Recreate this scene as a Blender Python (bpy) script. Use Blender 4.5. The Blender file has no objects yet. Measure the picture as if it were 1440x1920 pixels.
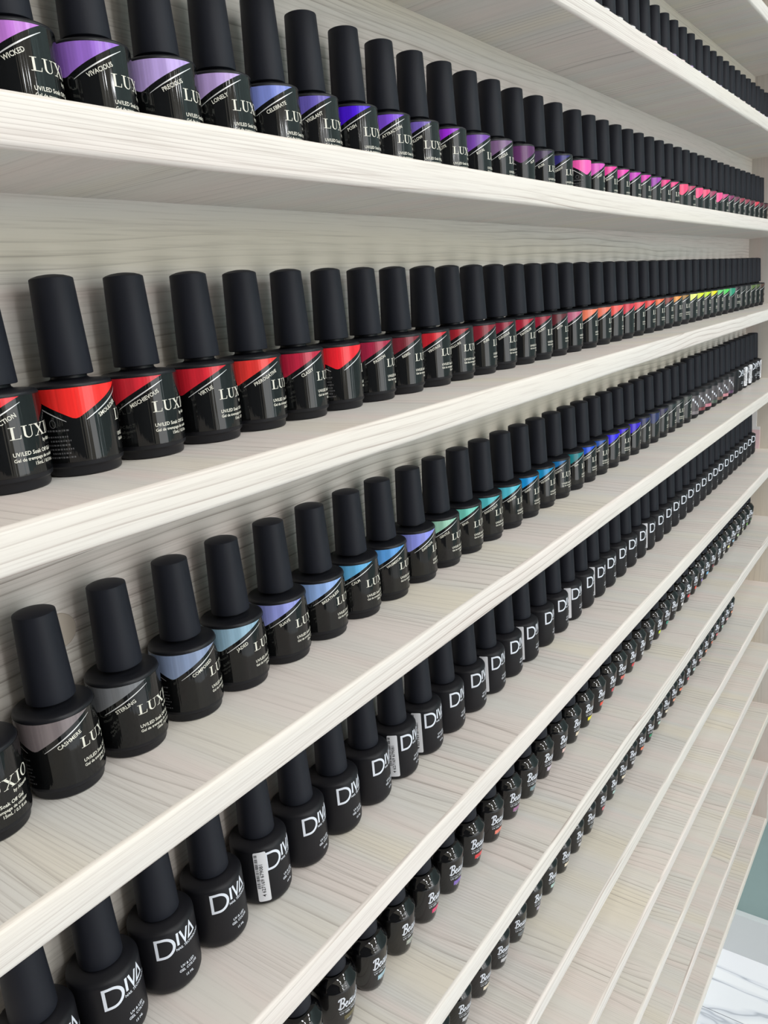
import bpy, bmesh, math, random
from mathutils import Matrix, Vector
rnd = random.Random(7)
S = bpy.context.scene
COL = S.collection

# ------------------------------------------------------------------ camera
ZF = 1.60                                    # eye height above the floor
cam_d = bpy.data.cameras.new('camera')
cam = bpy.data.objects.new('camera', cam_d); COL.objects.link(cam)
r_ = Vector((0.57941965, -0.81090857, -0.08185456))
d_ = Vector((-0.25743007, -0.08679642, -0.96239085))
f_ = Vector((0.7733063, 0.57869999, -0.2590438))
m = Matrix.Identity(4)
for i in range(3):
    m[i][0] = r_[i]; m[i][1] = -d_[i]; m[i][2] = -f_[i]
m.translation = Vector((0, -0.25567111, ZF))
cam.matrix_world = m
cam_d.sensor_fit = 'VERTICAL'; cam_d.sensor_height = 24.0
cam_d.lens = 1459.88 / 1920 * 24.0
cam_d.clip_start = 0.01
S.camera = cam

# ------------------------------------------------------------------ light and exposure
w = bpy.data.worlds.new('world'); S.world = w; w.use_nodes = True
bg = w.node_tree.nodes['Background']
bg.inputs[0].default_value = (1.0, 0.945, 0.81, 1); bg.inputs[1].default_value = 0.68

def area(name, loc, target, sx, sy, power, col=(0.96, 0.98, 1.0)):
    l = bpy.data.lights.new(name, 'AREA'); l.shape = 'RECTANGLE'; l.size = sx; l.size_y = sy
    l.energy = power; l.color = col
    o = bpy.data.objects.new(name, l); COL.objects.link(o); o.location = loc
    o.rotation_euler = (Vector(target) - Vector(loc)).to_track_quat('-Z', 'Y').to_euler()
    return o
for lx in (-1.2, 0.1, 1.3):                   # rows of ceiling panels of the shop, in front of the shelves
    for ly in (-0.95, -2.3):
        area('ceiling_panel_light', (lx, ly, 2.85), (lx, ly, 0), 0.16, 0.9, 9.5)
for sy in (-3.1, -4.3, -5.5, -7.0):           # grid of small square ceiling lights farther into the shop
    for k in range(4):
        lx = -1.6 + 1.5 * k
        area('ceiling_square_light', (lx, sy, 2.84), (lx, sy, 0), 0.22, 0.22, 6.0)
area('shop_window_light', (1.0, -3.3, 1.45), (0.7, 0, 1.4), 2.4, 1.9, 30, (0.93, 0.97, 1.0))   # daylight through the shop front
S.view_settings.view_transform = 'Standard'; S.view_settings.look = 'None'
S.view_settings.gamma = 1; S.view_settings.use_curve_mapping = False
S.view_settings.exposure = 0.27

# ------------------------------------------------------------------ materials
def lin(c):
    return tuple(((v / 255) / 12.92 if v / 255 <= 0.04045 else ((v / 255 + 0.055) / 1.055) ** 2.4) for v in c) + (1,)

def new_mat(name):
    mt = bpy.data.materials.new(name); mt.use_nodes = True
    nt = mt.node_tree; return mt, nt, nt.nodes['Principled BSDF']

def plain(name, rgb, rough=0.5, spec=0.5, coat=0.0, metal=0.0):
    mt, nt, b = new_mat(name)
    b.inputs['Base Color'].default_value = lin(rgb); b.inputs['Roughness'].default_value = rough
    b.inputs['Specular IOR Level'].default_value = spec; b.inputs['Metallic'].default_value = metal
    b.inputs['Coat Weight'].default_value = coat
    return mt

def grained(name, axis, base=(214, 206, 197), dark=(150, 139, 129), amt=1.0, sp_a=7.0, sp_b=2.4, rough=0.42, cross=None, wander=1.0, tint_amt=0.6):
    """pale melamine wood print: thin wavy year-ring lines along one axis.
    sp_a, sp_b: spacing in mm of the broad and the fine lines; cross: direction counted across the grain"""
    mt, nt, b = new_mat(name); N = nt.nodes; L = nt.links
    tc = N.new('ShaderNodeTexCoord'); oi = N.new('ShaderNodeObjectInfo')
    off = N.new('ShaderNodeMath'); off.operation = 'MULTIPLY'; off.inputs[1].default_value = 7.3; L.new(oi.outputs['Random'], off.inputs[0])
    pos = N.new('ShaderNodeVectorMath'); pos.operation = 'ADD'; L.new(tc.outputs['Object'], pos.inputs[0]); L.new(off.outputs[0], pos.inputs[1])
    sep = N.new('ShaderNodeSeparateXYZ'); L.new(pos.outputs[0], sep.inputs[0])
    cross = cross if cross is not None else (0 if axis == 1 else 2)
    def M_(op, a, b_=None, c=None):
        m_ = N.new('ShaderNodeMath'); m_.operation = op
        for k, v in enumerate((a, b_, c)):
            if v is None: continue
            if isinstance(v, (int, float)): m_.inputs[k].default_value = v
            else: L.new(v, m_.inputs[k])
        return m_.outputs[0]
    def noise(s_long, s_cross, detail=1, rough_=0.5, shift=0.0):
        mp = N.new('ShaderNodeMapping'); L.new(pos.outputs[0], mp.inputs[0])
        sc = [s_cross] * 3; sc[axis] = s_long
        mp.inputs['Scale'].default_value = sc; mp.inputs['Location'].default_value = (shift, shift * 1.7, shift * .6)
        n = N.new('ShaderNodeTexNoise'); n.inputs['Scale'].default_value = 1; n.inputs['Detail'].default_value = detail; n.inputs['Roughness'].default_value = rough_
        L.new(mp.outputs[0], n.inputs['Vector']); return n.outputs['Fac']
    def ramp(src, stops):
        r = N.new('ShaderNodeValToRGB'); L.new(src, r.inputs[0]); e = r.color_ramp.elements
        while len(e) < len(stops): e.new(0.5)
        for el, (p, c) in zip(e, stops): el.position = p; el.color = c
        return r.outputs[0]
    g = lambda v: (v, v, v, 1)
    c = sep.outputs[cross]
    def rings(sp, wob, shift):
        w1 = noise(4.5, 16, 1, .5, shift); w2 = noise(1.2, 5, 0, .5, shift + 5)
        t = M_('MULTIPLY_ADD', c, 1000.0 / sp, M_('MULTIPLY', w1, wob * wander))
        t = M_('MULTIPLY_ADD', w2, 2.2 * wob * wander, t)
        fr = M_('FRACT', t)
        return ramp(fr, [(0.0, g(1)), (0.07, g(.6)), (0.16, g(.18)), (0.36, g(.05)), (0.50, g(0)), (0.95, g(0)), (1.0, g(1))])
    ra = rings(sp_a, 3.2, 1.3); rb = rings(sp_b, 4.0, 9.1)
    ma = ramp(noise(1.6, 26, 1, .5, 13), [(0.42, g(0)), (0.60, g(1))])          # where the broad lines show
    mb = ramp(noise(1.2, 19, 1, .5, 31), [(0.38, g(1)), (0.52, g(.06))])          # where the fine ones do
    va = ramp(noise(9, 160, 1, .5, 17), [(0.3, g(.35)), (0.65, g(1))])
    pores = ramp(noise(16, 900, 2, .6, 3), [(0.33, g(1)), (0.50, g(0))])
    la = M_('MULTIPLY', M_('MULTIPLY', ra, ma), M_('MULTIPLY', va, 0.75 * amt))
    lb = M_('MULTIPLY', M_('MULTIPLY', rb, mb), M_('MULTIPLY', va, 0.50 * amt))
    lp = M_('MULTIPLY', pores, 0.16 * amt)
    tint = ramp(noise(0.7, 15, 1, .5, 23), [(0.30, lin((216, 208, 188))), (0.42, lin((210, 207, 200))),
                                    (0.50, lin((214, 202, 197))), (0.60, lin((203, 203, 199))), (0.74, lin((215, 207, 190)))])
    def mix(fac, a_, b_):
        x = N.new('ShaderNodeMix'); x.data_type = 'RGBA'
        if isinstance(fac, float): x.inputs[0].default_value = fac
        else: L.new(fac, x.inputs[0])
        for s_, v in ((x.inputs[6], a_), (x.inputs[7], b_)):
            if isinstance(v, tuple): s_.default_value = v
            else: L.new(v, s_)
        return x.outputs[2]
    col = mix(tint_amt, lin(base), tint)
    for l_ in (lp, lb, la): col = mix(l_, col, lin(dark))
    L.new(col, b.inputs['Base Color'])
    b.inputs['Roughness'].default_value = rough; b.inputs['Specular IOR Level'].default_value = 0.35
    return mt

M = {}
M['wood_top'] = grained('melamine_shelf_top', 1, base=(223, 215, 207), dark=(136, 124, 116), sp_a=8.5, sp_b=2.9, amt=0.95, wander=1.3)
M['wood_edge'] = grained('melamine_edge_band', 0, base=(226, 218, 211), dark=(140, 120, 110), amt=1.1, sp_a=5.6, sp_b=1.7, rough=0.38, wander=0.8, tint_amt=0.3)
M['wood_back'] = grained('melamine_back_panel', 0, amt=1.05, sp_a=6.2, sp_b=3.4, dark=(120, 107, 96), wander=0.8)
M['wood_side'] = grained('melamine_side_panel', 2, amt=0.5, sp_a=9, sp_b=4, base=(216, 206, 196), cross=1)
M['matte'] = plain('black_soft_touch_plastic', (29, 31, 39), 0.55, 0.22)
M['matte_body'] = plain('black_matte_glass', (22, 23, 28), 0.42, 0.3)
M['diva_body'] = plain('black_satin_glass', (22, 22, 27), 0.45, 0.28)
M['gloss_body'] = plain('black_gloss_glass', (5, 5, 7), 0.05, 0.6)
M['white_print'] = plain('white_print', (225, 230, 240), 0.4)
M['cream_print'] = plain('pale_print', (222, 220, 208), 0.4)
M['grey_print'] = plain('dim_grey_print', (92, 92, 94), 0.4)
M['silver'] = plain('silver_foil_print', (225, 225, 225), 0.3, metal=0.35)
M['paper'] = plain('white_sticker_paper', (226, 227, 232), 0.6)
M['ink'] = plain('black_ink', (25, 25, 28), 0.5)
M['white_plastic'] = plain('white_plastic', (240, 240, 242), 0.4)
M['pink_plastic'] = plain('pale_pink_plastic', (236, 205, 212), 0.4)
M['cover'] = plain('beige_plastic', (176, 165, 152), 0.5)

def gloss_label():
    mt, nt, b = new_mat('gloss_black_label'); N = nt.nodes; L = nt.links
    b.inputs['Base Color'].default_value = lin((12, 13, 14)); b.inputs['Roughness'].default_value = 0.06
    b.inputs['Specular IOR Level'].default_value = 0.5
    tc = N.new('ShaderNodeTexCoord'); mp = N.new('ShaderNodeMapping'); mp.inputs['Scale'].default_value = (420, 420, 6)
    n = N.new('ShaderNodeTexNoise'); n.inputs['Scale'].default_value = 1; n.inputs['Detail'].default_value = 2
    bp = N.new('ShaderNodeBump'); bp.inputs['Strength'].default_value = 0.5; bp.inputs['Distance'].default_value = 0.0006
    L.new(tc.outputs['Object'], mp.inputs[0]); L.new(mp.outputs[0], n.inputs[0])
    L.new(n.outputs[0], bp.inputs['Height']); L.new(bp.outputs[0], b.inputs['Normal'])
    return mt
M['label'] = gloss_label()

def colour_print(name, rough):
    """one ink for all colour patches: each patch object carries its own colour"""
    mt, nt, b = new_mat(name); N = nt.nodes; L = nt.links
    oi = N.new('ShaderNodeObjectInfo'); tc = N.new('ShaderNodeTexCoord')
    mp = N.new('ShaderNodeMapping'); mp.inputs['Scale'].default_value = (500, 500, 14)
    n = N.new('ShaderNodeTexNoise'); n.inputs['Scale'].default_value = 1; n.inputs['Detail'].default_value = 1
    L.new(tc.outputs['Object'], mp.inputs[0]); L.new(mp.outputs[0], n.inputs[0])
    mr = N.new('ShaderNodeMapRange'); mr.inputs[1].default_value = 0.3; mr.inputs[2].default_value = 0.7
    mr.inputs[3].default_value = 0.86; mr.inputs[4].default_value = 1.1
    L.new(n.outputs[0], mr.inputs[0])
    x = N.new('ShaderNodeMix'); x.data_type = 'RGBA'; x.blend_type = 'MULTIPLY'; x.inputs[0].default_value = 1
    L.new(oi.outputs['Color'], x.inputs[6]); L.new(mr.outputs[0], x.inputs[7])
    L.new(x.outputs[2], b.inputs['Base Color']); b.inputs['Roughness'].default_value = rough
    return mt
M['ink_colour'] = colour_print('gloss_colour_print', 0.22)

def marble():
    mt, nt, b = new_mat('white_marble_tile'); N = nt.nodes; L = nt.links
    tc = N.new('ShaderNodeTexCoord'); n = N.new('ShaderNodeTexNoise'); n.inputs['Scale'].default_value = 1.1
    n.inputs['Detail'].default_value = 4; n.inputs['Distortion'].default_value = 0.8
    mp = N.new('ShaderNodeMapping'); mp.inputs['Scale'].default_value = (1.9, 0.7, 1); mp.inputs['Rotation'].default_value = (0, 0, 0.25)
    L.new(tc.outputs['Generated'], mp.inputs[0])
    oi = N.new('ShaderNodeObjectInfo'); ad = N.new('ShaderNodeVectorMath'); ad.operation = 'ADD'
    sc = N.new('ShaderNodeMath'); sc.operation = 'MULTIPLY'; sc.inputs[1].default_value = 17
    L.new(oi.outputs['Random'], sc.inputs[0]); L.new(mp.outputs[0], ad.inputs[0]); L.new(sc.outputs[0], ad.inputs[1])
    L.new(ad.outputs[0], n.inputs[0])
    r = N.new('ShaderNodeValToRGB'); L.new(n.outputs[0], r.inputs[0]); e = r.color_ramp.elements
    e[0].position = 0.45; e[0].color = lin((240, 242, 247)); e[1].position = 0.56; e[1].color = lin((243, 245, 249))
    x = e.new(0.497); x.color = lin((178, 183, 194)); x = e.new(0.485); x.color = lin((224, 227, 235)); x = e.new(0.51); x.color = lin((226, 229, 236))
    L.new(r.outputs[0], b.inputs['Base Color']); b.inputs['Roughness'].default_value = 0.2
    return mt
M['marble'] = marble()
M['teal'] = plain('teal_grey_wall_paint', (150, 173, 172), 0.7)
M['base'] = plain('white_baseboard', (214, 218, 220), 0.5)
M['grout'] = plain('grey_grout', (196, 199, 204), 0.8)
M['plaster'] = plain('white_wall_paint', (228, 228, 226), 0.8)

# ------------------------------------------------------------------ mesh helpers
def mesh_obj(name, bm, mat, parent=None, smooth=False, loc=None):
    me = bpy.data.meshes.new(name); bm.to_mesh(me); bm.free()
    if smooth:
        for p in me.polygons: p.use_smooth = True
    me.materials.append(mat)
    o = bpy.data.objects.new(name, me); COL.objects.link(o)
    if parent: o.parent = parent
    if loc: o.location = loc
    return o

def box_bm(x0, x1, y0, y1, z0, z1, bm=None):
    bm = bm or bmesh.new()
    v = [bm.verts.new((x, y, z)) for x in (x0, x1) for y in (y0, y1) for z in (z0, z1)]
    for f in ((0, 1, 3, 2), (4, 6, 7, 5), (0, 4, 5, 1), (2, 3, 7, 6), (0, 2, 6, 4), (1, 5, 7, 3)):
        bm.faces.new([v[i] for i in f])
    return bm

def lathe_bm(profile, n=48):
    """profile: (r, z) from bottom to top; r = 0 closes with a pole"""
    bm = bmesh.new(); rings = []
    for r, z in profile:
        if r < 1e-6: rings.append([bm.verts.new((0, 0, z))])
        else: rings.append([bm.verts.new((r * math.cos(2 * math.pi * i / n), r * math.sin(2 * math.pi * i / n), z)) for i in range(n)])
    for a, b in zip(rings, rings[1:]):
        for i in range(n):
            j = (i + 1) % n
            if len(a) == 1: bm.faces.new((a[0], b[j], b[i]))
            elif len(b) == 1: bm.faces.new((a[i], a[j], b[0]))
            else: bm.faces.new((a[i], a[j], b[j], b[i]))
    return bm

def shade(o, ang=35):
    for p in o.data.polygons: p.use_smooth = True
    bm = bmesh.new(); bm.from_mesh(o.data)
    for e in bm.edges:
        if len(e.link_faces) == 2 and e.calc_face_angle(0) > math.radians(ang): e.smooth = False
    bm.to_mesh(o.data); bm.free(); return o

def empty(name, loc, rz, label, cat, group=None):
    o = bpy.data.objects.new(name, None); COL.objects.link(o); o.location = loc; o.rotation_euler = (0, 0, rz)
    o.empty_display_size = 0.01
    o['label'] = label; o['category'] = cat
    if group: o['group'] = group
    return o

# flat artwork: lists of polygons in (s, h), metres on the unrolled label
def text_polys(txt, size, x=0, y=0, rot=0.0, sx=1.0):
    cu = bpy.data.curves.new('t', 'FONT'); cu.body = txt; cu.size = size; cu.resolution_u = 2; cu.offset = size * 0.016
    ob = bpy.data.objects.new('t', cu); COL.objects.link(ob)
    bpy.context.view_layer.update()
    me = bpy.data.meshes.new_from_object(ob.evaluated_get(bpy.context.evaluated_depsgraph_get()))
    c, s = math.cos(rot), math.sin(rot)
    out = []
    for p in me.polygons:
        q = []
        for vi in p.vertices:
            a, b = me.vertices[vi].co.x * sx, me.vertices[vi].co.y
            q.append((x + a * c - b * s, y + a * s + b * c))
        out.append(q)
    bpy.data.objects.remove(ob); bpy.data.curves.remove(cu); bpy.data.meshes.remove(me)
    return out

def stroke(pts, wd, closed=False):
    out = []
    n = len(pts); segs = n if closed else n - 1
    P = [Vector((p[0], p[1])) for p in pts]; nrm = []
    for i in range(n):
        a = P[i - 1] if (i > 0 or closed) else None
        b = P[(i + 1) % n] if (i < n - 1 or closed) else None
        d1 = (P[i] - a).normalized() if a is not None else None
        d2 = (b - P[i]).normalized() if b is not None else None
        d1 = d1 or d2; d2 = d2 or d1
        n1 = Vector((-d1.y, d1.x)); n2 = Vector((-d2.y, d2.x)); mm = n1 + n2
        if mm.length < 1e-4: mm = n1.copy()
        mm.normalize(); k = max(0.35, mm.dot(n1)); nrm.append(mm * (wd / 2 / k))
    for i in range(segs):
        j = (i + 1) % n
        out.append([tuple(P[i] + nrm[i]), tuple(P[i] - nrm[i]), tuple(P[j] - nrm[j]), tuple(P[j] + nrm[j])])
    return out

def arc(cx, cy, rx, ry, a0, a1, n):
    return [(cx + rx * math.cos(math.radians(a0 + (a1 - a0) * i / n)), cy + ry * math.sin(math.radians(a0 + (a1 - a0) * i / n))) for i in range(n + 1)]

def xf(polys, sx, sy, x, y, shear=0.0):
    return [[(x + sx * (a + shear * b), y + sy * b) for a, b in p] for p in polys]

def rect(x0, y0, x1, y1): return [(x0, y0), (x1, y0), (x1, y1), (x0, y1)]

def wrap_obj(name, polys, r, mat, parent, step=0.0016, rfun=None):
    """bend flat artwork round a bottle of radius r and link it as one part"""
    bm = bmesh.new()
    for p in polys:
        try: bm.faces.new([bm.verts.new((a, b, 0)) for a, b in p])
        except ValueError: pass
    xs = [v.co.x for v in bm.verts]
    x = math.floor(min(xs) / step) * step + step
    while x < max(xs):
        bmesh.ops.bisect_plane(bm, geom=bm.verts[:] + bm.edges[:] + bm.faces[:], dist=1e-7, plane_co=(x, 0, 0), plane_no=(1, 0, 0))
        x += step
    for v in bm.verts:
        s, h = v.co.x, v.co.y; rr = rfun(h) if rfun else r; a = s / r
        v.co = (rr * math.cos(a), rr * math.sin(a), h)
    bmesh.ops.recalc_face_normals(bm, faces=bm.faces)
    for f in bm.faces:
        c = f.calc_center_median()
        if f.normal.x * c.x + f.normal.y * c.y < 0: f.normal_flip()
    return mesh_obj(name, bm, mat, parent, smooth=True)

# ------------------------------------------------------------------ setting
def structure(o): o['kind'] = 'structure'; return o
floor = structure(mesh_obj('floor', box_bm(-3.2, 1.76, -4.2, 0.16, -0.06, -0.008), M['grout']))
tile0 = None
TS = 0.6
for ix in range(-5, 1):
    for iy in range(-5, 2):
        x0 = 1.50 + ix * TS; y0 = 0.155 - (2 - iy) * TS; x1 = min(x0 + TS, 1.76) ; 
        if x0 > 1.7 or y0 > 0.15: continue
        y1 = min(y0 + TS, 0.155)
        b = box_bm(-(x1 - x0) / 2 + .001, (x1 - x0) / 2 - .001, -(y1 - y0) / 2 + .001, (y1 - y0) / 2 - .001, -0.008, 0)
        mesh_obj('tile', b, M['marble'], floor, loc=((x0 + x1) / 2, (y0 + y1) / 2, 0))
structure(mesh_obj('wall_right', box_bm(1.706, 1.80, -4.2, 0.16, -0.0, 2.95), M['teal']))
structure(mesh_obj('left_light_blocker', box_bm(-1.2, -1.1, -4.2, 0.0925, 0.0, 2.95), plain('dark_grey_blocker', (74, 74, 78), 0.8)))  # unseen dark slab, added to block ambient light from the left of the caps
structure(mesh_obj('wall_back', box_bm(-1.2, 1.706, 0.0925, 0.16, 0.0, 2.95), M['plaster']))
b = box_bm(1.690, 1.706, -4.2, 0.0925, 0.0, 0.115)
structure(mesh_obj('baseboard_right', b, M['base']))

# ------------------------------------------------------------------ the shelving unit
ZS = [0.4945, 0.3542, 0.21675, 0.07651, -0.06260, -0.20247, -0.34277, -0.48187, -0.62440, -0.76280, -0.90275, -1.04430, -1.18607]
Z = [z + ZF for z in ZS]                      # index 2 = first row with bottles in view
T = 0.018; D = 0.0812; XE = 1.6728; XL = -0.42
unit = empty('wall_shelving_unit', (0, 0, 0), 0, 'long pale wood-grain wall shelving unit with many narrow shelves', 'shelving')
def shelf(z):
    bd = mesh_obj('shelf_board', box_bm(0, XE - XL, 0.003, D, -T, 0), M['wood_top'], unit, loc=(XL, 0, z))
    bm = box_bm(0, XE - XL, 0, 0.003, -T, 0)
    ed = [e for e in bm.edges if abs(e.verts[0].co.y) < 1e-6 and abs(e.verts[1].co.y) < 1e-6 and abs(e.verts[0].co.z - e.verts[1].co.z) < 1e-6]
    bmesh.ops.bevel(bm, geom=ed, offset=0.0024, segments=4, affect='EDGES', profile=0.5)
    eb = mesh_obj('edge_band', bm, M['wood_edge'], bd); shade(eb, 40)
    return bd
rs = random.Random(3)
for i, z in enumerate(Z):
    bd = shelf(z)
mesh_obj('back_panel', box_bm(0, XE - XL, D, D + 0.008, 0, Z[0] - Z[-1] + T), M['wood_back'], unit, loc=(XL, 0, Z[-1] - T))
for x in (XE, XL - T):
    mesh_obj('side_panel', box_bm(0, T, 0, D + 0.008, 0, Z[0] - Z[-1] + T), M['wood_side'], unit, loc=(x, 0, Z[-1] - T))
# round cover cap on the back panel behind the grey bottle
cc = shade(mesh_obj('screw_cover', lathe_bm([(0, -.0004), (0.0085, -.0004), (0.0085, 0.0004), (0.0081, 0.0007), (0, 0.0007)], 32), M['cover'], unit, loc=(0.1835, D - .0004, ZF - 0.1385)))
cc.rotation_euler = (math.pi / 2, 0, 0)

# ------------------------------------------------------------------ prototypes' parts (meshes shared by all copies)
Y0 = 0.0635
def keep(o):                                   # take the mesh, drop the maker object
    me = o.data; bpy.data.objects.remove(o); return me
R1 = 0.01765
ME = {}
ME['lux_body'] = keep(shade(mesh_obj('body', lathe_bm([(0, 0), (0.0150, 0), (0.0158, 0.0005), (0.0161, 0.0012), (0.0161, 0.0036), (0.0166, 0.0043), (0.0173, 0.0048), (0.0175, 0.0056),
    (0.0175, 0.0388), (0.0175, 0.0392), (0.0171, 0.0400), (0.0162, 0.0405), (0.012, 0.0410), (0.0088, 0.0413), (0.0078, 0.0420), (0.0076, 0.0440), (0, 0.0440)], 64), M['matte_body']), 38))
bm = lathe_bm([(0.0175, 0.0066), (R1, 0.0067), (R1, 0.0386), (0.0175, 0.0387)], 64)
ME['lux_label'] = keep(shade(mesh_obj('label', bm, M['label']), 50))
ME['lux_cap'] = keep(shade(mesh_obj('cap', lathe_bm([(0, 0.0432), (0.0103, 0.0432), (0.0106, 0.0434), (0.01065, 0.0440), (0.0091, 0.0838), (0.00895, 0.0842), (0.0078, 0.0848), (0.0055, 0.0855), (0.0025, 0.0859), (0, 0.0860)], 48), M['matte']), 38))

SW, DP, HT = 0.0268, 0.0136, 0.0386            # half width, depth and top of the colour corner
def edge_h(s):
    t = min(1, abs(s) / SW); return HT - DP * (1 - t) ** 1.12
n = 36; pol = []
for i in range(n):
    a, b = -SW + 2 * SW * i / n, -SW + 2 * SW * (i + 1) / n
    ha, hb = edge_h(a), edge_h(b)
    if abs(i - n / 2) < 1.2: ha, hb = max(ha, HT - DP + .0005), max(hb, HT - DP + .0005)
    if i == 0: pol.append([(a, HT), (b, hb), (b, HT)])
    elif i == n - 1: pol.append([(a, ha), (b, HT), (a, HT)])
    else: pol.append([(a, ha), (b, hb), (b, HT), (a, HT)])
ME['lux_patch'] = keep(wrap_obj('colour_corner', pol, R1 + .00006, M['ink_colour'], None, 1))
def line_poly(sgn):
    out = []; n = 26
    for i in range(n):
        q = []
        for k in (i, i + 1):
            t = k / n; s = 0.0042 + t * 0.0225; wd = 0.00052 * math.sin(math.pi * min(1, t * .9 + .06)) + 0.00012
            h = HT - DP * (1 - (s - .0035) / SW) ** 1.12 - 0.0009
            q.append((s * sgn, h - wd / 2, h + wd / 2))
        out.append([(q[0][0], q[0][1]), (q[1][0], q[1][1]), (q[1][0], q[1][2]), (q[0][0], q[0][2])])
    return out
ME['lux_line'] = keep(wrap_obj('silver_line', line_poly(1) + line_poly(-1), R1 + .00006, M['silver'], None, 1))
# serif wordmark
def serif():
    P = []
    P += [rect(.16, 0, .33, 1), rect(.02, .955, .48, 1), rect(.02, 0, .76, .05), [(.70, .05), (.76, .05), (.80, .30), (.76, .30)]]           # L
    U = arc(.50, .32, .32, .32, 180, 360, 10)
    x = .88
    outr = arc(x + .44, .30, .33, .31, 180, 360, 12); inr = arc(x + .49, .33, .22, .28, 180, 360, 12)
    for i in range(12): P.append([outr[i], outr[i + 1], inr[i + 1], inr[i]])
    P += [rect(x + .11, .30, x + .27, 1), rect(x + .71, .30, x + .77, 1), rect(x - .02, .955, x + .42, 1), rect(x + .58, .955, x + .92, 1)]      # U
    x = 1.88
    P += [[(x + .05, 1), (x + .26, 1), (x + .93, 0), (x + .72, 0)], [(x + .76, 1), (x + .84, 1), (x + .20, 0), (x + .12, 0)],
          rect(x - .02, .955, x + .38, 1), rect(x + .62, .955, x + .98, 1), rect(x - .02, 0, x + .34, .045), rect(x + .58, 0, x + 1.02, .045)]   # X
    x = 2.98
    P += [rect(x + .14, 0, x + .30, 1), rect(x, .955, x + .44, 1), rect(x, 0, x + .44, .045)]                                                    # I
    x = 3.52; o = arc(x + .5, .5, .48, .52, 0, 360, 24); q = arc(x + .5, .5, .31, .46, 0, 360, 24)
    for i in range(24): P.append([o[i], o[i + 1], q[i + 1], q[i]])                                                                               # O
    return P
WM = 0.0198                                    # where the wordmark starts on the label
pol = xf(serif(), 0.0061, 0.0050, WM, 0.0218)
pol += text_polys('by Akzentz', 0.0021, WM + .0155, 0.0190)
pol += text_polys('UV/LED Soak Off Gel', 0.0023, WM, 0.0149)
pol += text_polys('Gel de trempage de couleur', 0.00195, WM, 0.0126)
pol += text_polys('15mL / 0.5 fl.oz.', 0.0020, WM + .0085, 0.0103)
ME['lux_text'] = keep(wrap_obj('lettering', pol, R1 + .00008, M['cream_print'], None))
pol = []                                       # the dim small print left of the corner: rows of marks too small to read
rp = random.Random(5)
for k, h in enumerate((0.0205, 0.0178, 0.0160, 0.0142, 0.0124, 0.0106, 0.0088)):
    s = -0.0150 + (0.001 * (k % 3)); e = -0.0035 - 0.0011 * (k % 2)
    while s < e:
        wd = rp.uniform(.0004, .0011); pol.append(rect(s, h, s + wd, h + .0007)); s += wd + .0004
pol += stroke(arc(-.0105, .0238, .0014, .0017, 0, 360, 12)[:-1], .0003, True)
ME['lux_small'] = keep(wrap_obj('small_print', pol, R1 + .00008, M['grey_print'], None))
name_cache = {}
def name_mesh(txt):
    if txt not in name_cache:
        rot = 0.415
        pol = text_polys(txt, 0.00265, 0.0103, 0.0247, rot, 0.92)
        name_cache[txt] = keep(wrap_obj('shade_name', pol, R1 + .00008, M['cream_print'], None))
    return name_cache[txt]

# matte bottle with the big white wordmark
RD = 0.0174
ME['diva_body'] = keep(shade(mesh_obj('body', lathe_bm([(0, 0), (0.0143, 0), (0.0149, 0.0005), (0.0163, 0.0022), (0.0171, 0.0042), (RD, 0.0065), (RD, 0.0375), (0.0173, 0.0384), (0.0169, 0.0391),
    (0.0150, 0.0402), (0.0120, 0.0412), (0.0112, 0.0416), (0.0085, 0.0418), (0.0082, 0.0432), (0, 0.0432)], 64), M['diva_body']), 38))
ME['diva_cap'] = keep(shade(mesh_obj('cap', lathe_bm([(0, 0.0422), (0.0098, 0.0422), (0.0105, 0.0424), (0.0107, 0.0430), (0.0106, 0.048), (0.0092, 0.0870), (0.0090, 0.0880), (0.0082, 0.0888), (0.005, 0.0893), (0, 0.0895)], 48), M['matte']), 38))
pol = xf(stroke([(.06, .05), (.06, .95)] + arc(.36, .50, .46, .45, 90, -90, 16), .128, True), 0.0120, 0.0120, 0, 0.0246)
pol += stroke([(.0121, .0290), (.0121, .0366)], .0013)
pol += stroke([(.0138, .0366), (.0162, .0292), (.0184, .0364)], .0012)
pol += stroke([(.0188, .0292), (.0209, .0367), (.0237, .0300)], .0011, True)
pol += text_polys('NAIL TECHNOLOGY', 0.0021, .0104, .0262, 0, .93)
pol += text_polys('UV & LED', 0.0022, .0112, .0150, 0, .95) + text_polys('GEL COLOR', 0.0022, .0101, .0125, 0, .95) + text_polys('15 ML', 0.0020, .0132, .0085)
ME['diva_text'] = keep(wrap_obj('lettering', pol, RD + .00008, M['white_print'], None))
# barcode sticker
sw, sh, cr = (-0.0074, 0.0002), (0.0042, 0.0382), 0.0010
cor = arc(sw[1] - cr, sh[1] - cr, cr, cr, 0, 90, 4) + arc(sw[0] + cr, sh[1] - cr, cr, cr, 90, 180, 4) + arc(sw[0] + cr, sh[0] + cr, cr, cr, 180, 270, 4) + arc(sw[1] - cr, sh[0] + cr, cr, cr, 270, 360, 4)
ME['sticker'] = keep(wrap_obj('barcode_sticker', [cor], RD + .00012, M['paper'], None, .0008))
pol = []; h = .0135; rp = random.Random(9)
while h < .0365:
    wd = rp.choice((.0002, .0003, .0005, .0006)); pol.append(rect(-.0070, h, -.0052, h + wd)); h += wd + rp.choice((.0002, .0003, .0005))
pol += text_polys('4 627169 679081', 0.0031, -0.0026, 0.0075, math.pi / 2, 1.05)
ME['barcode'] = keep(wrap_obj('barcode', pol, RD + .00017, M['ink'], None))

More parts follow.
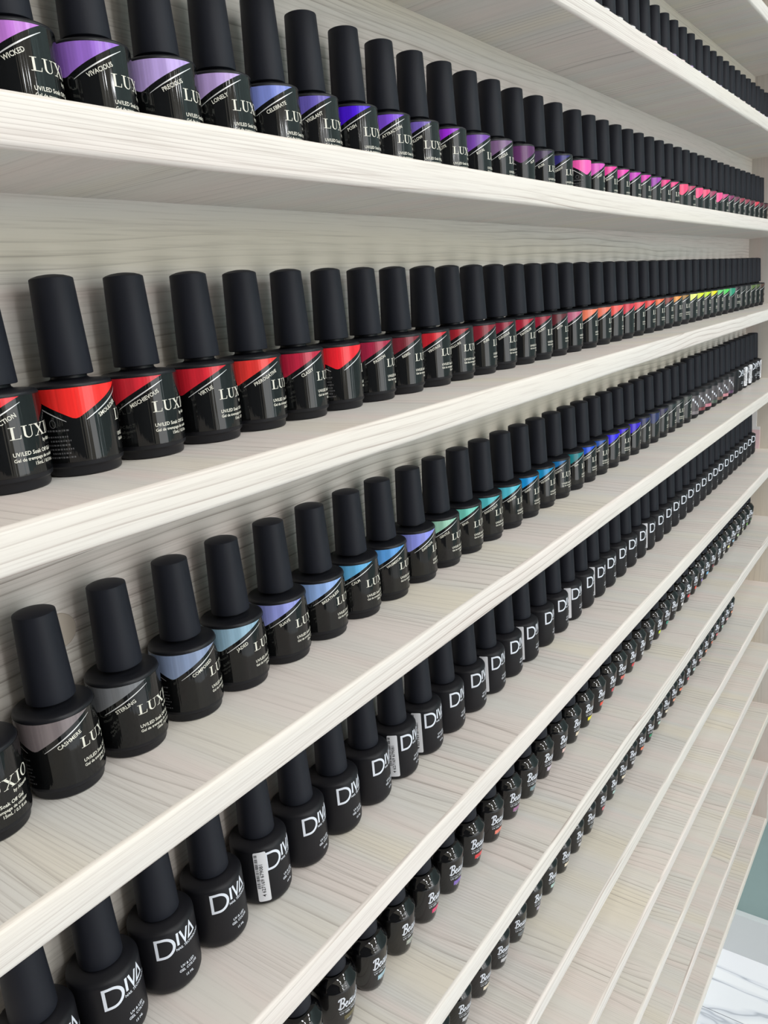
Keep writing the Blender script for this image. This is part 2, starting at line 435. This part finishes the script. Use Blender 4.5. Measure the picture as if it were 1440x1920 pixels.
# short gloss bottle with the script wordmark
PB = [(0, 0), (0.0106, 0), (0.0113, 0.0007), (0.0122, 0.0040), (0.0140, 0.0120), (0.0155, 0.0210), (0.0164, 0.0280), (0.0169, 0.0345), (0.0170, 0.0362), (0.0167, 0.0370),
      (0.0161, 0.0377), (0.0152, 0.0392), (0.0138, 0.0412), (0.0120, 0.0430), (0.0102, 0.0440), (0.0090, 0.0446), (0.0088, 0.0462), (0, 0.0462)]
ME['beauty_body'] = keep(shade(mesh_obj('body', lathe_bm(PB, 56), M['gloss_body']), 33))
ME['beauty_cap'] = keep(shade(mesh_obj('cap', lathe_bm([(0, 0.0455), (0.0098, 0.0455), (0.0104, 0.0457), (0.0106, 0.0463), (0.0105, 0.050), (0.0090, 0.0880), (0.0087, 0.0890), (0.0078, 0.0897), (0, 0.0901)], 40), M['matte']), 38))
def rb_(h):
    for (ra, ha), (rb, hb) in zip(PB[2:], PB[3:]):
        if ha <= h <= hb: return ra + (rb - ra) * (h - ha) / (hb - ha) + .00012
    return .0163
def script():
    P = []
    B = [(.10, 0), (.16, .5), (.22, 1.0)]
    P += stroke(B, .14)
    P += stroke([(-.02, .78), (.04, .95), (.22, 1.02), (.42, .98), (.50, .82), (.42, .62), (.22, .54)], .13)
    P += stroke([(.22, .54), (.42, .48), (.50, .30), (.40, .08), (.16, -.02), (.02, .05), (.0, .14)], .13)
    P += stroke([(.60, .26), (.78, .34), (.80, .46), (.70, .50), (.60, .36), (.60, .14), (.70, .02), (.84, .08), (.94, .2)], .10)      # e
    P += stroke([(1.20, .46), (1.06, .50), (.96, .34), (.96, .10), (1.06, .02), (1.18, .20), (1.24, .50), (1.20, .12), (1.28, .02), (1.38, .16)], .10)  # a
    P += stroke([(1.40, .50), (1.38, .16), (1.46, .02), (1.60, .18), (1.66, .50), (1.64, .12), (1.72, .02), (1.82, .14)], .10)     # u
    P += stroke([(1.98, .95), (1.86, .30), (1.88, .04), (2.02, .06)], .11) + stroke([(1.74, .58), (2.18, .64)], .08)                 # t
    P += stroke([(2.14, .50), (2.14, .16), (2.24, .04), (2.38, .20)], .10) + stroke([(2.46, .50), (2.36, .0), (2.22, -.34), (2.02, -.36), (2.04, -.22)], .10)  # y
    return P
pol = xf(script(), 0.0084, 0.0092, 0, 0.0218, 0.06) + [rect(0, .0192, .0210, .0195)]
pol += text_polys('UV GEL POLISH', 0.0026, 0.0004, .0162) + text_polys('15 ml', 0.0018, .0062, .0082)
ME['beauty_text'] = keep(wrap_obj('lettering', pol, .0160, M['white_print'], None, rfun=rb_))
ME['beauty_swatch'] = keep(wrap_obj('colour_swatch', [rect(.0038, .0094, .0150, .0138)], .0160, M['ink_colour'], None, rfun=rb_))
# printed clear-coat bottles in the blue row
pol = text_polys('Gel', 0.006, .0, .027) + [rect(0, .0245, .016, .0250), rect(.001, .0150, .006, .0235), rect(.008, .0170, .014, .0225), rect(.001, .0120, .015, .0128)]
pol += text_polys('TOP COAT', .0026, .0, .0095)
pol = [p for p in pol if len(p) == 4] [-6:]
ME['print_block'] = keep(wrap_obj('printed_label', [rect(-.012, .012, .022, .034)], RD + .00005, plain('pinkish_grey_print', (74, 68, 72), .3), None))
ME['print_marks'] = keep(wrap_obj('print_marks', [rect(.000 + .004 * i, .016 + .0035 * ((i * 7) % 4), .0024 + .004 * i, .0195 + .0035 * ((i * 7) % 4)) for i in range(-3, 5)], RD + .0001, M['white_print'], None))
ME['foot_band'] = keep(wrap_obj('colour_band', [rect(-.05, .0066, .05, .0115)], RD + .00005, M['ink_colour'], None))

def part(me, parent, name):
    o = bpy.data.objects.new(name, me); COL.objects.link(o); o.parent = parent; return o

ONES = ['', 'first', 'second', 'third', 'fourth', 'fifth', 'sixth', 'seventh', 'eighth', 'ninth', 'tenth', 'eleventh', 'twelfth', 'thirteenth', 'fourteenth',
        'fifteenth', 'sixteenth', 'seventeenth', 'eighteenth', 'nineteenth']
def ordn(n):
    if n < 20: return ONES[n]
    t, u = divmod(n, 10); base = {2: 'twent', 3: 'thirt', 4: 'fort'}[t]
    return base + 'ieth' if u == 0 else base + 'y-' + ONES[u]
def place_words(i, n):
    return (ordn(i + 1) + ' from left') if i < (n + 1) // 2 else (ordn(n - i) + ' from right' if n - i > 1 else 'rightmost')

def lux(x, zi, az, colour, name, label, group, y=Y0, marks=True):
    t = empty('gel_polish_bottle', (x, y, Z[zi]), math.radians(az), label, 'bottle', group)
    part(ME['lux_body'], t, 'body'); part(ME['lux_cap'], t, 'cap')
    lb = part(ME['lux_label'], t, 'label_wrap')
    p = part(ME['lux_patch'], lb, 'colour_corner'); p.color = lin(colour)
    part(ME['lux_line'], lb, 'silver_line'); part(ME['lux_text'], lb, 'lettering')
    if name: part(name_mesh(name), lb, 'shade_name')
    if marks: part(ME['lux_small'], lb, 'small_print')
    return t

# ---- row data: x, colour word, rgb, shade name, azimuth of the corner
def fill(xs, end, step):
    xs = list(xs)
    while xs[-1] + step <= end + 1e-6: xs.append(xs[-1] + step)
    return xs
A = -165
# second row in view (purple to pink)
S2X = [0.166, .203, .240, .278, .315, .352, .387, .426, .463, .499, .537, .574, .612, .652, .693, .734, .779, .816, .853, .891, .929, .965, 1.003, 1.041, 1.079, 1.118, 1.155, 1.192, 1.229, 1.266, 1.303, 1.341, 1.378, 1.415, 1.453, 1.491, 1.529, 1.567, 1.605, 1.643]
S2C = [('orchid', (196, 128, 214), 'DREAMY', A), ('orchid', (192, 122, 214), 'WICKED', A), ('lilac', (158, 112, 212), 'VIVACIOUS', -166), ('pale lavender', (188, 164, 226), 'PRECIOUS', -160),
 ('pale mauve', (190, 164, 222), 'LONELY', -178), ('periwinkle', (130, 144, 218), 'CELEBRATE', -173), ('slate violet', (104, 92, 182), 'VIGILANT', -178), ('vivid indigo', (76, 20, 222), 'POSH', -182),
 ('bright violet', (128, 78, 220), 'ATTRACTION', -182), ('dusty violet', (116, 94, 182), 'WILLOW', -192), ('vivid magenta violet', (156, 38, 214), 'ELITE', -190), ('dull purple', (118, 70, 168), 'ROYAL', -161),
 ('greyish mauve', (124, 94, 134), 'DAZZLE', -166), ('plum', (96, 48, 100), 'PLUM', -136), ('dark plum grey', (74, 58, 88), 'DUSK', -176), ('deep navy violet', (48, 42, 118), 'NIGHT', -182),
 ('bubblegum pink', (246, 92, 178), 'FLIRTY', -110), ('orchid pink', (212, 84, 186), 'SWEET', -158), ('hot pink', (240, 62, 160), 'PASSION', -172), ('magenta pink', (232, 62, 176), '', -172), ('purplish magenta', (198, 62, 190), '', -172),
 ('strong magenta', (214, 50, 174), '', -170), ('dull purple', (156, 62, 170), '', -160), ('raspberry pink', (232, 52, 134), '', -172), ('rose pink', (236, 62, 134), '', -180), ('coral pink', (242, 74, 120), '', -128),
 ('dusky rose', (180, 62, 100), '', -172), ('warm pink', (238, 78, 130), '', -130), ('watermelon pink', (240, 84, 124), '', -150), ('wine rose', (160, 60, 96), '', A), ('candy pink', (236, 84, 144), '', -130),
 ('dull magenta', (204, 74, 134), '', -172), ('plum rose', (134, 54, 100), '', A), ('brownish rose', (116, 62, 84), '', A), ('dusky red', (150, 60, 78), '', A), ('dusky pink', (150, 66, 84), '', A), ('dark rose', (110, 50, 66), '', A), ('soft red', (212, 64, 84), '', A), ('dark wine', (90, 40, 54), '', A), ('deep brown', (80, 44, 50), '', A)]
S3X = [.166, .202, .239, .278, .314, .351, .387, .423, .459, .497, .532, .569, .605, .643, .679, .715, .752, .793, .832, .870, .907, .945, .985, 1.023, 1.061, 1.100, 1.138, 1.175, 1.212, 1.251, 1.289, 1.327, 1.367, 1.406, 1.446, 1.486, 1.525, 1.565, 1.604, 1.643]
S3C = [('bright red', (236, 40, 52), 'ATTRACTION', -172), ('scarlet', (246, 46, 42), 'SMOULDER', -122), ('crimson', (214, 42, 56), 'MISCHIEVOUS', -180), ('cherry red', (216, 38, 54), 'VIRTUE', -172), ('vermilion', (232, 56, 52), 'PREROGATIVE', -163), ('raspberry red', (186, 32, 62), 'CLASSY', -161),
 ('pure red', (238, 32, 46), '', -134), ('dark raspberry', (166, 32, 66), 'PASSION', -165), ('burgundy', (124, 34, 48), 'REBEL', -170), ('strawberry red', (206, 34, 48), 'VINTAGE', -176), ('brick maroon', (158, 30, 42), 'ALLURE', -184),
 ('maroon', (136, 28, 44), 'PURE', -158), ('wine red', (140, 24, 50), 'LUSCIOUS', -176), ('ruby', (172, 26, 52), 'TANTALIZE', -174), ('garnet', (150, 24, 50), 'HURRY', -170), ('dark oxblood', (92, 26, 36), 'MYTH', -164), ('dusty mauve pink', (186, 96, 126), '', -164),
 ('peach orange', (240, 128, 98), '', -166), ('soft salmon', (236, 120, 96), '', -166), ('coral red', (240, 92, 86), '', -160), ('rose red', (210, 54, 72), '', -156), ('bright coral', (244, 84, 90), '', -168), ('tomato red', (230, 70, 70), '', -172), ('orange', (240, 112, 70), '', -176),
 ('rust brown', (140, 52, 44), '', -172), ('amber', (238, 158, 74), '', -176), ('olive gold', (160, 118, 50), '', -186), ('pale lemon', (238, 246, 130), '', -166), ('lemon yellow', (222, 240, 50), '', -168), ('lime yellow', (196, 226, 46), '', -172),
 ('golden yellow', (232, 224, 30), '', -168), ('mint green', (110, 206, 116), '', -172), ('bright green', (80, 208, 92), '', -166), ('jade green', (44, 148, 116), '', -140), ('blackish purple', (60, 40, 56), '', -190), ('charcoal', (52, 54, 54), '', A), ('dark grey', (60, 60, 58), '', A), ('moss green', (90, 112, 60), '', A), ('dark olive', (84, 96, 58), '', A), ('dark brown', (84, 62, 54), '', A)]
S4X = [.1265, .164, .201, .239, .275, .312, .349, .386, .421, .459, .495, .531, .567, .605, .641, .677, .714, .750, .785, .821, .857, .893, .930, .968, 1.006, 1.044, 1.081, 1.118, 1.157]
S4C = [('dark grey', (58, 62, 60), '', -187), ('taupe grey', (126, 116, 118), 'CASHMERE', -154), ('steel grey', (118, 120, 124), 'STERLING', -172), ('cool blue grey', (134, 150, 182), 'COMPOSED', -152), ('pale ice blue', (146, 180, 202), 'JADED', -160), ('soft periwinkle', (146, 154, 222), 'SUAVE', -167),
 ('powder blue', (146, 178, 232), 'BREATHLESS', -164), ('sky blue', (102, 180, 230), 'CALM', -180), ('cornflower blue', (92, 160, 228), 'WHIMSICAL', -167), ('pastel lavender blue', (140, 148, 232), 'DAFFODIL', -156), ('pale mint', (156, 206, 184), 'GENTLE', -176), ('fresh aqua mint', (116, 208, 192), 'BINX', -180),
 ('turquoise', (84, 190, 200), 'KNOCKOUT', -178), ('light aqua', (82, 190, 212), 'WINNER', -172), ('azure', (14, 148, 220), 'OASIS', -172), ('cerulean', (10, 144, 202), 'VOYAGE', -174), ('ocean blue', (14, 108, 170), 'PEACOCK', -190), ('deep teal', (18, 122, 132), 'TEAL', -166),
 ('royal blue', (26, 84, 220), 'COBALT', -178), ('denim blue', (36, 84, 172), 'BRAVE', -184), ('ultramarine', (42, 30, 232), '', -158), ('electric indigo', (60, 24, 216), '', -186), ('deep electric violet', (52, 22, 200), '', -152), ('dark navy', (38, 44, 96), '', A), ('ink navy', (34, 44, 92), '', -130),
 ('dark aubergine', (46, 40, 76), '', A), ('near black green', (44, 52, 54), '', A), ('charcoal green', (60, 66, 60), '', -190), ('dark pewter', (66, 70, 66), '', A)]
def lux_row(xs, cols, zi, rowname, group):
    n = len(xs)
    for i, (x, c) in enumerate(zip(xs, cols)):
        az = c[3] + rnd.uniform(-2, 2)
        near = x < 0.95
        lux(x, zi, az, c[1], c[2], 'black bottle with %s label corner, %s in %s' % (c[0], place_words(i, n), rowname), group, marks=near)
lux_row(S2X, S2C, 3, 'purple-to-pink row', 'gel polish bottles in the purple-to-pink row')
lux_row(S3X, S3C, 4, 'red-to-green row', 'gel polish bottles in the red-to-green row')
n4 = len(S4X)
lux_row(S4X, S4C, 5, 'grey-to-blue run', 'gel polish bottles in the grey-to-blue run')
# topmost row with bottles: pale shades, mostly their caps show
S1X = [.720, .757, .795, .833, .871, .909, .946, .983, 1.020, 1.057, 1.094, 1.132, 1.169, 1.207, 1.245, 1.282, 1.319, 1.356, 1.393, 1.431, 1.469, 1.506, 1.543, 1.580, 1.613, 1.649]
PALE = [('lilac', (190, 160, 216)), ('pale pink', (232, 208, 220)), ('milky white', (232, 228, 232)), ('pale lavender', (214, 202, 232)), ('blush', (232, 206, 208)), ('off-white', (228, 226, 224)), ('pale violet', (206, 192, 228))]
for i, x in enumerate(S1X):
    c = PALE[(i * 3 + i // 5) % 7]
    lux(x, 2, A + rnd.uniform(-12, 12), c[1], '', 'black bottle with %s corner, %s on highest filled shelf' % (c[0], place_words(i, len(S1X))), 'gel polish bottles on the highest filled shelf', marks=False)

# matte bottles with big white letters
def diva(x, zi, az, label, group, sticker=0, y=Y0):
    t = empty('gel_polish_bottle', (x, y, Z[zi]), math.radians(az), label, 'bottle', group)
    part(ME['diva_body'], t, 'body'); part(ME['diva_cap'], t, 'cap'); part(ME['diva_text'], t, 'lettering')
    if sticker:
        s = part(ME['sticker'], t, 'barcode_sticker'); s['label'] = 'white barcode sticker'
        b = part(ME['barcode'], s, 'barcode')
        s.rotation_euler = (0, 0, math.radians(sticker))
    return t
S5X = fill([.125, .161, .197, .233, .271, .307, .343, .379, .415, .451, .486, .523, .559, .594, .629, .666, .702, .738, .774, .809, .843, .880, .918, .955, .991, 1.029, 1.066, 1.104, 1.142, 1.180], 1.652, .03665)
STK = {4: 2, 8: -9, 9: -9, 12: -11, 14: -11, 17: -3, 19: -12, 24: -12}
AZ5 = {2: -137, 3: -133, 4: -122, 5: -128, 8: -132, 9: -134}
for i, x in enumerate(S5X):
    st = STK.get(i, 0)
    diva(x, 6, AZ5.get(i, -129) + rnd.uniform(-5, 5), 'matte black bottle%s, white lettering, %s in big-letter row' % (' with white barcode sticker' if st else '', place_words(i, len(S5X))), 'matte bottles with big white lettering', st)
for i, (x, az, st) in enumerate([(1.455, 60, 0), (1.493, -150, 0), (1.531, -150, 44), (1.569, -150, 44), (1.607, -150, 0), (1.645, -170, 86)]):
    diva(x, 5, az, 'matte black bottle%s, %s of six at right end of blue row' % (' with white sticker' if st else '', ordn(i + 1)), 'matte bottles at the end of the blue row', st)
# printed bottles between them
MIDC = [('grey', (120, 112, 116)), ('dark red', (120, 52, 60)), ('pink', (190, 120, 136)), ('dull green', (70, 84, 74)), ('brown', (112, 84, 72)), ('rose', (196, 130, 140)), ('violet', (92, 60, 92))]
for i, x in enumerate([1.196, 1.233, 1.270, 1.307, 1.344, 1.381, 1.418]):
    t = empty('gel_polish_bottle', (x, Y0, Z[5]), math.radians(-150 + rnd.uniform(-12, 12)), 'bottle with pinkish grey print and %s foot band, %s of seven in blue row' % (MIDC[i][0], ordn(i + 1)), 'bottle', 'printed bottles in the blue row')
    part(ME['diva_body'], t, 'body'); part(ME['diva_cap'], t, 'cap').scale = (1, 1, 0.985)
    pb = part(ME['print_block'], t, 'printed_label'); part(ME['print_marks'], pb, 'print_marks')
    fb = part(ME['foot_band'], t, 'colour_band'); fb.color = lin(MIDC[i][1])
    if i == 0:
        s = part(ME['sticker'], t, 'price_sticker'); s['label'] = 'white price sticker'; s.rotation_euler = (0, 0, math.radians(-6))
# little card standing against the end panel behind the last matte bottle
t = empty('shelf_card', (XE - .0006, .0545, Z[6]), 0, 'white and pink card against the end panel behind the last big-letter bottle', 'card')
mesh_obj('card_top', box_bm(-.0006, .0006, .0005, .0145, .044, .085), M['white_plastic'], t)
mesh_obj('card_foot', box_bm(-.0006, .0006, -.0062, .0145, 0, .0382), M['pink_plastic'], t)
mesh_obj('card_middle', box_bm(-.0006, .0006, -.0062, .0145, .0382, .044), M['white_plastic'], t)

# gloss bottles with script lettering
B6C = [('pale silver', (190, 196, 200)), ('dark gold', (96, 88, 52)), ('ice blue', (166, 200, 216)), ('sage grey', (164, 170, 160)), ('raspberry pink', (224, 60, 112)), ('violet', (130, 104, 190)), ('bright red', (222, 60, 66)), ('salmon', (238, 130, 112)),
 ('mauve', (160, 108, 150)), ('grey teal', (120, 144, 150)), ('pale lilac', (206, 194, 214)), ('pale pink', (232, 196, 190)), ('cream', (236, 222, 196)), ('yellow', (232, 222, 40)), ('orange red', (234, 72, 48)), ('dull red', (196, 62, 72)), ('soft coral', (220, 110, 100)),
 ('crimson', (206, 48, 60)), ('light grey', (196, 198, 200)), ('smoke grey', (120, 120, 128)), ('lime', (200, 224, 40)), ('teal', (30, 140, 120)), ('black', (40, 40, 44)), ('white', (232, 232, 234)), ('red', (216, 50, 56)), ('vivid orange red', (240, 74, 40)), ('soft violet', (140, 120, 200)),
 ('light sky blue', (120, 190, 236)), ('wine', (120, 46, 60)), ('pearl', (214, 212, 216)), ('off-white', (228, 226, 220)), ('pale yellow', (232, 228, 150)), ('powder blue', (150, 190, 214)), ('pale green', (190, 214, 170)), ('ivory', (230, 226, 200)), ('fresh green', (110, 200, 70)), ('dark green', (40, 84, 50))]
B7C = [('pale grey', (200, 200, 204)), ('peach', (238, 160, 130)), ('silver', (196, 198, 202)), ('pale aqua', (180, 214, 208)), ('mint', (150, 210, 190)), ('smoky grey', (110, 116, 120)), ('warm orange', (240, 130, 96)), ('pale pink', (232, 200, 204)), ('cream', (234, 222, 200)),
 ('blush', (236, 180, 180)), ('lilac grey', (180, 172, 190)), ('rose', (222, 110, 120)), ('dusty pink', (206, 150, 156))]
def beauty(x, zi, az, c, label, group, y=.0580):
    t = empty('gel_polish_bottle', (x, y, Z[zi]), math.radians(az), label, 'bottle', group)
    part(ME['beauty_body'], t, 'body'); part(ME['beauty_cap'], t, 'cap'); part(ME['beauty_text'], t, 'lettering')
    s = part(ME['beauty_swatch'], t, 'colour_swatch'); s.color = lin(c)
S6X = fill([.277], 1.62, .0369)
for i, x in enumerate(S6X):
    c = B6C[i % len(B6C)]
    beauty(x, 7, -128 + rnd.uniform(-7, 7), c[1], 'glossy black bottle with %s swatch, %s in upper script-lettered row' % (c[0], place_words(i, len(S6X))), 'gloss bottles in the upper script-lettered row')
S7X = fill([.349], 1.475, .0372)
for i, x in enumerate(S7X):
    c = B7C[(i * 5 + i // 4) % len(B7C)] if i != 17 else ('emerald', (20, 140, 96))
    beauty(x, 8, -129 + rnd.uniform(-7, 7), c[1], 'glossy black bottle with %s swatch, %s in lower script-lettered row' % (c[0], place_words(i, len(S7X))), 'gloss bottles in the lower script-lettered row')
